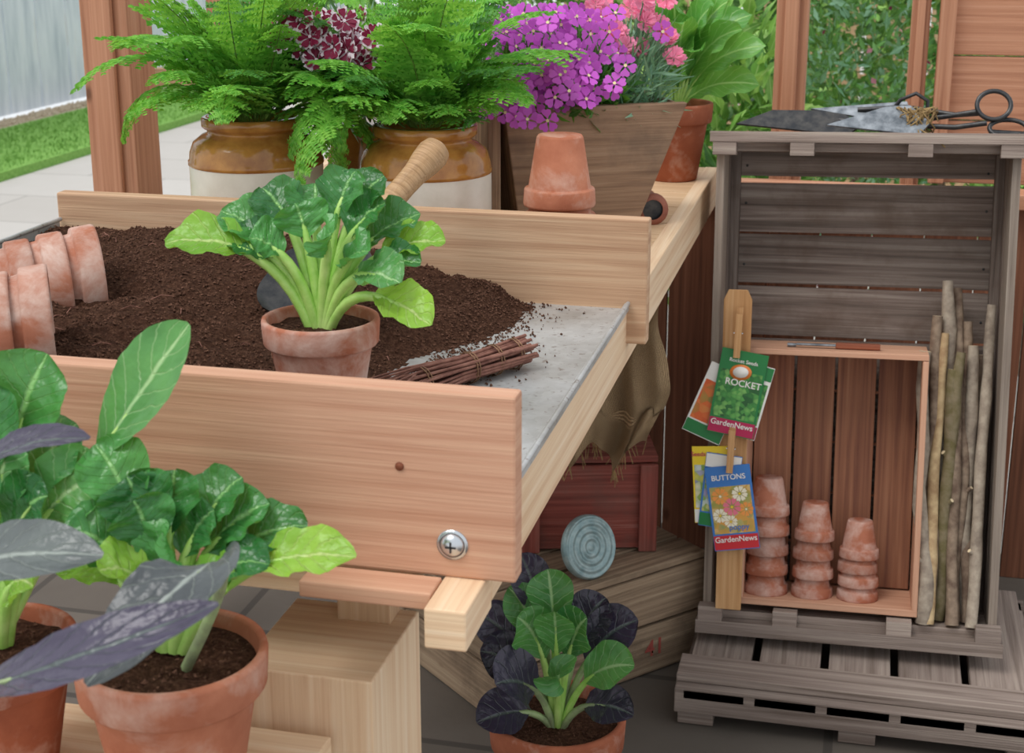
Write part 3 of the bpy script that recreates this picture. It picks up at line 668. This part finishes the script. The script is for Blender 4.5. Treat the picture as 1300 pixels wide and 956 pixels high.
b.lathe([(0,.0),(.012,.0),(.012,.0006),(0,.0006)],M_pw,MC@T(-.193,-.0492,.462)@R('X',90)@Matrix.Diagonal((1.1,.8,1,1)),24)
b.obj('packet_emblem_sticker')
for (x,z) in((-.199,.525),(-.205,.325)):
    b=B(); Mp=MC@T(x,-.053,z)@R('Y',2)
    b.box((0,-.004,0),(.011,.006,.075),M_label,Mp,rot=R('X',2)); b.box((0,.006,0.01),(.011,.005,.075),M_label,Mp,rot=R('X',-2)); b.tube([(-.007,-.004,.005),(-.007,.007,.005),(.007,.007,.005),(.007,-.004,.005)],.0011,M_steel,6,Mp)
    b.obj('clothes_peg',bevel=.001)
# shears on crate top
b=B(); zt=.957
def W(x,y,z): return V((x,y,z))
b.prism([(0,-.012),(.19,-.03),(.215,-.005),(.17,.025),(.06,.022)],.004,M_iron,T(-.225,2.64,zt+.012)@R('X',-50))
b.prism([(0,-.004),(.15,-.035),(.17,-.01),(.14,.03),(.10,.03)],.004,M_blade,T(-.07,2.60,zt+.014)@R('X',-48)@R('Y',-6))
b.prism([(0,0),(.16,.03),(.17,.0),(.10,-.012)],.004,M_blade,T(-.10,2.66,zt+.03)@R('X',-45)@R('Y',3))
b.tube([(.08,2.64,zt+.018),(.14,2.63,zt+.03),(.18,2.62,zt+.035)],[.005,.0045,.004],M_iron,10)
def ring(c,rx,rz,gap=0): 
    return [V(c)+V((rx*math.cos(a),.012*math.sin(a),rz*math.sin(a))) for a in [gap+k*(6.283-gap*2)/26 for k in range(27)]]
b.tube([W(-.02,2.66,zt+.03),W(.06,2.65,zt+.038),W(.14,2.63,zt+.03),W(.175,2.62,zt+.038)],.0045,M_iron,10)
b.tube(ring((.20,2.615,zt+.05),.027,.022),.004,M_iron,10)
b.tube([W(.03,2.66,zt+.02),W(.05,2.655,zt+.05),W(.075,2.65,zt+.062),W(.095,2.65,zt+.05),W(.095,2.65,zt+.03)],.0035,M_iron,8)
b.tube([W(-.05,2.64,zt+.014),W(.05,2.62,zt+.012),W(.14,2.61,zt+.012),W(.19,2.60,zt+.022)],.0045,M_iron,10)
b.tube(ring((.225,2.60,zt+.014),.03,.013),.004,M_iron,10)
b.tube([W(.195,2.60,zt+.006),W(.26,2.60,zt+.004)],.006,M_iron,10)
b.obj('garden_shears')
random.seed(2); b=B()
for i in range(12):
    pts=[W(.078+random.uniform(-.014,.014)+.022*math.cos(k*.9+i),2.62+.02*math.sin(k*.9+i),zt+.02+.022*math.sin(k*1.3+i*2)) for k in range(12)]; b.tube(pts,.0014,M_jute,5)
b.tube([W(.08,2.60,zt+.01),W(.085,2.565,zt-.005),W(.09,2.56,zt-.03)],.0014,M_jute,5); b.tube([W(.08,2.60,zt+.01),W(.11,2.565,zt-.002),W(.125,2.56,zt-.015)],.0014,M_jute,5)
b.obj('jute_string')
random.seed(77); b=B()
for i in range(5): b.box((-.19+i*.117,2.50,.062),(.103,.52,.018),M_aged2)
b.box((.045,2.265,.05),(.60,.05,.045),M_aged2); b.box((.045,2.30,.08),(.60,.075,.014),M_aged2); b.box((.045,2.74,.027),(.60,.05,.05),M_aged)
for x in(-.22,.045,.31): b.box((x,2.5,.027),(.06,.5,.05),M_aged)
b.obj('wooden_pallet',bevel=.002)
# ------------------------------------------------------------------ under bench
random.seed(81)
def crate(b,M,L_,W_,H_,mat,ns=3,th=.012):
    for sy in(-1,1):
        for k in range(ns): b.box((0,sy*(W_/2-th/2),H_*(k+.5)/ns),(L_,th,H_/ns-.006),mat,M)
    for sx in(-1,1):
        for k in range(ns): b.box((sx*(L_/2-th),0,H_*(k+.5)/ns),(th,W_-2*th,H_/ns-.006),mat,M)
    for sx in(-1,1):
        for sy in(-1,1): b.box((sx*(L_/2-.03),sy*(W_/2-.025),H_/2),(.028,.025,H_),mat,M)
    for k in range(4): b.box((0,-W_/2+W_*(k+.5)/4,H_-.0+.006),(L_,W_/4-.008,.012),mat,M)
b=B(); MM=T(-.506,2.440,.0)@R('Z',48); crate(b,MM,.46,.32,.195,M_crate2,2)
b.obj('wooden_crate',bevel=.002)
t1=text('41',.045,plain('red_stencil_ink','a04a40',.8),MM@T(.11,-.1615,.05),bpy.data.objects['wooden_crate']); t1.name='stencil'
b=B(); MR=T(-.470,2.55,.209)@R('Z',16); crate(b,MR,.245,.20,.165,M_red,1)
for sx in(-1,1): b.box((sx*.105,-.106,.0825),(.032,.012,.165),M_red,MR)
b.obj('red_wooden_crate',bevel=.002)
# hessian sack draped over the red crate
b=B(); vs=[];fs=[];uv=[]; n=60
for i in range(n+1):
    for j in range(n+1):
        s=i/n-.5; q=j/n
        wd=.33-.05*q
        z=.77-q*.36; fall=min(1,q*1.5)
        y=2.59-.18*math.sin(fall*1.57)+.028*math.sin(s*20+q*4)+.014*math.sin(s*43+5*q)+.04*noise.noise(V((s*6,q*5,0)))+s*.08
        x=-.470+s*wd+.018*math.sin(q*8+s*5)
        if q>.8: y-=.02*(q-.8)*5; z+=.022*math.sin(s*18)
        vs.append((x,y,z)); uv.append((s*3,q*3.6))
for i in range(n):
    for j in range(n): a=i*(n+1)+j; fs.append([a,a+n+1,a+n+2,a+1])
b.add(vs,fs,uv,M_hess,True)
for k in range(70):
    p=V(vs[random.randint(0,n)*(n+1)+n]); b.tube([p,p+V((random.uniform(-.01,.01),-.005,-random.uniform(.01,.03)))],.0008,M_jute,4)
b.obj('hessian_sack')
b=B(); Ml=T(-.422,2.350,.262)@R('Z',50)@R('X',72); pr=[(0,.004)]
for k in range(1,9): pr+= [(.0065*k-.002,.004+.0022*(k%2)),(.0065*k,.004+.0022*((k+1)%2))]
pr+=[(.054,.004),(.056,0),(.056,-.008),(.054,-.008),(.053,.001),(0,.001)]
b.lathe(pr,M_zinc,Ml,40); b.obj('zinc_lid')
random.seed(91); b=B(); Pu=V((-.385,1.90,0)); pot(b,.10,.20,T(*Pu),M_terra_dark); bs=Pu+V((0,0,.175))
for d,hw,mt in [((-.02,.02,.24),.034,M_pak),((-.055,-.02,.18),.036,M_pak),((.045,-.02,.19),.036,M_pak),((.115,-.03,.13),.035,M_pak),((.11,.03,.17),.038,M_dpurp),((.06,.05,.19),.036,M_dpurp),((-.07,.06,.24),.03,M_dpurp),
  ((-.11,-.02,.12),.038,M_dpurp),((-.13,.02,.16),.034,M_dpurp),((-.07,-.09,.11),.048,M_dpurp),((.02,-.09,.13),.034,M_pak),((.12,-.06,.07),.03,M_dpurp),((-.10,-.08,.04),.036,M_dpurp),((-.08,.03,.2),.03,M_pak),((0,-.03,.2),.03,M_pak)]:
    rosette_leaf(b,bs,d,hw,mt,M_stem if mt is M_pak else M_stemp,tb=.45,lift=.03,pk=.0014,cup=.3,sr=.0045,ruf=.002,hint=(0,-.7,.7))
b.obj('potted_pak_choi')
# ------------------------------------------------------------------ foreground ledge and pots
b=B(); b.box((-.70,.925,.651),(.60,.22,.022),M_pine)
for x in(-.96,-.46): b.box((x,.925,.32),(.05,.12,.64),M_bench)
b.obj('wooden_shelf',bevel=.002)
random.seed(101); b=B(); P1=V((-.483,.926,.663)); pot(b,.072,.125,T(*P1),M_terra,seg=56); bs=P1+V((-.01,.015,.115))
k=dict(pk=.0020,cup=.35,ruf=.003)
for d,hw,mt,tb,lf in [((.155,-.005,.095),.022,M_tatl,.55,.03),((.105,.03,.10),.024,M_tat,.5,.03),((.075,.03,.115),.024,M_tat,.5,.02),((.035,.02,.11),.026,M_tat,.5,.02),((.065,-.03,.07),.024,M_tatl,.5,.03),
   ((.09,-.01,.085),.022,M_tat,.5,.03),((.0,.03,.135),.028,M_tat,.5,.02),((-.035,.02,.13),.029,M_tat,.5,.02),((-.065,.03,.15),.028,M_tat,.5,.02),((-.07,-.02,.10),.027,M_tat,.45,.03),((-.03,-.04,.08),.024,M_tatl,.45,.03),((.01,-.01,.10),.026,M_tat,.45,.02),((-.09,0,.06),.02,M_tatl,.45,.04),((.05,.04,.13),.024,M_tat,.5,.02),((-.02,.0,.12),.026,M_tat,.5,.02)]:
    rosette_leaf(b,bs,d,hw,mt,M_stem,tb=tb,lift=lf,sr=.0045,**k)
leaf(b,(-.47,.92,.777),(-.335,.83,1.0),(-.446,.742,.862),(-.2,-.6,.6),.032,M_purp,M_stemp,tb=.38,pk=.0015,cup=.15,sr=.0035,n=26,m=9)
b.obj('potted_tatsoi')
random.seed(102); b=B(); P2=V((-.635,.925,.663)); pot(b,.066,.115,T(*P2),M_terra_dark,seg=56); bs=P2+V((0,.01,.105))
leaf(b,bs,bs+V((.055,.04,.13)),V((-.488,1.0,1.020)),(-.45,-.8,.2),.033,M_pak,M_stem,tb=.58,pk=.001,cup=.2,sr=.004,n=26,m=9)
for d,hw,mt,tb,lf in [((.035,.05,.225),.036,M_tat,.5,.02),((-.01,.03,.205),.034,M_tat,.5,.02),((-.05,.03,.19),.03,M_tat,.5,.02),((.055,.05,.17),.028,M_pak,.5,.02),((.09,.03,.14),.032,M_pak,.5,.03),((.055,-.0,.13),.028,M_tat,.5,.03),((.055,-.03,.07),.022,M_tatl,.45,.03),((-.01,-.02,.155),.033,M_tat,.45,.03),((.015,.02,.165),.03,M_pak,.45,.02),((-.05,-.03,.09),.025,M_pak,.45,.03)]:
    rosette_leaf(b,bs,d,hw,mt,M_stem,tb=tb,lift=lf,sr=.0045,hint=(.1,-.8,.55),**k)
leaf(b,(-.66,.90,.768),(-.63,.84,.98),(-.493,.852,.980),(0,-.25,1),.02,M_dpurp,M_stemp,tb=.4,pk=.001,cup=.2,sr=.003)
leaf(b,(-.65,.89,.768),(-.61,.78,.93),(-.456,.792,.925),(0,-.5,.9),.026,M_purp,M_stemp,tb=.4,pk=.001,cup=.2,sr=.003)
leaf(b,(-.63,.89,.768),(-.50,.62,.89),(-.354,.741,.9275),(-.2,-.5,.8),.021,M_dpurp,M_stemp,tb=.42,pk=.001,cup=.2,sr=.003)
b.obj('potted_tatsoi')
# ------------------------------------------------------------------ light & camera
sc=bpy.context.scene
w=bpy.data.worlds.new('world'); sc.world=w; w.use_nodes=True; nt=w.node_tree; bg=nt.nodes['Background']
sky=nt.nodes.new('ShaderNodeTexSky'); sky.sky_type='HOSEK_WILKIE'; sky.sun_direction=V((-.5,-.3,.8)).normalized(); sky.turbidity=9; sky.ground_albedo=.4
mx=nt.nodes.new('ShaderNodeMix'); mx.data_type='RGBA'; mx.inputs[0].default_value=.8; nt.links.new(sky.outputs[0],mx.inputs[6]); mx.inputs[7].default_value=(.92,.96,1,1); nt.links.new(mx.outputs[2],bg.inputs[0]); bg.inputs[1].default_value=1.22
s=bpy.data.lights.new('soft_sun','SUN'); s.energy=1.85; s.angle=math.radians(32); s.color=(1,.98,.96); so=bpy.data.objects.new('soft_sun',s); bpy.context.collection.objects.link(so)
so.rotation_euler=V((.45,.45,-1.1)).to_track_quat('-Z','Y').to_euler()
cam=bpy.data.cameras.new('camera'); cam.sensor_width=36; cam.lens=1900/1300*36; cam.shift_y=-45/1300; cam.clip_start=.01
cam.dof.use_dof=True; cam.dof.focus_distance=1.75; cam.dof.aperture_fstop=14
co=bpy.data.objects.new('camera',cam); bpy.context.collection.objects.link(co); co.location=(0,0,1.32); co.rotation_euler=(math.radians(90-16.1),0,math.radians(13.4)); sc.camera=co
sc.view_settings.view_transform='Standard'
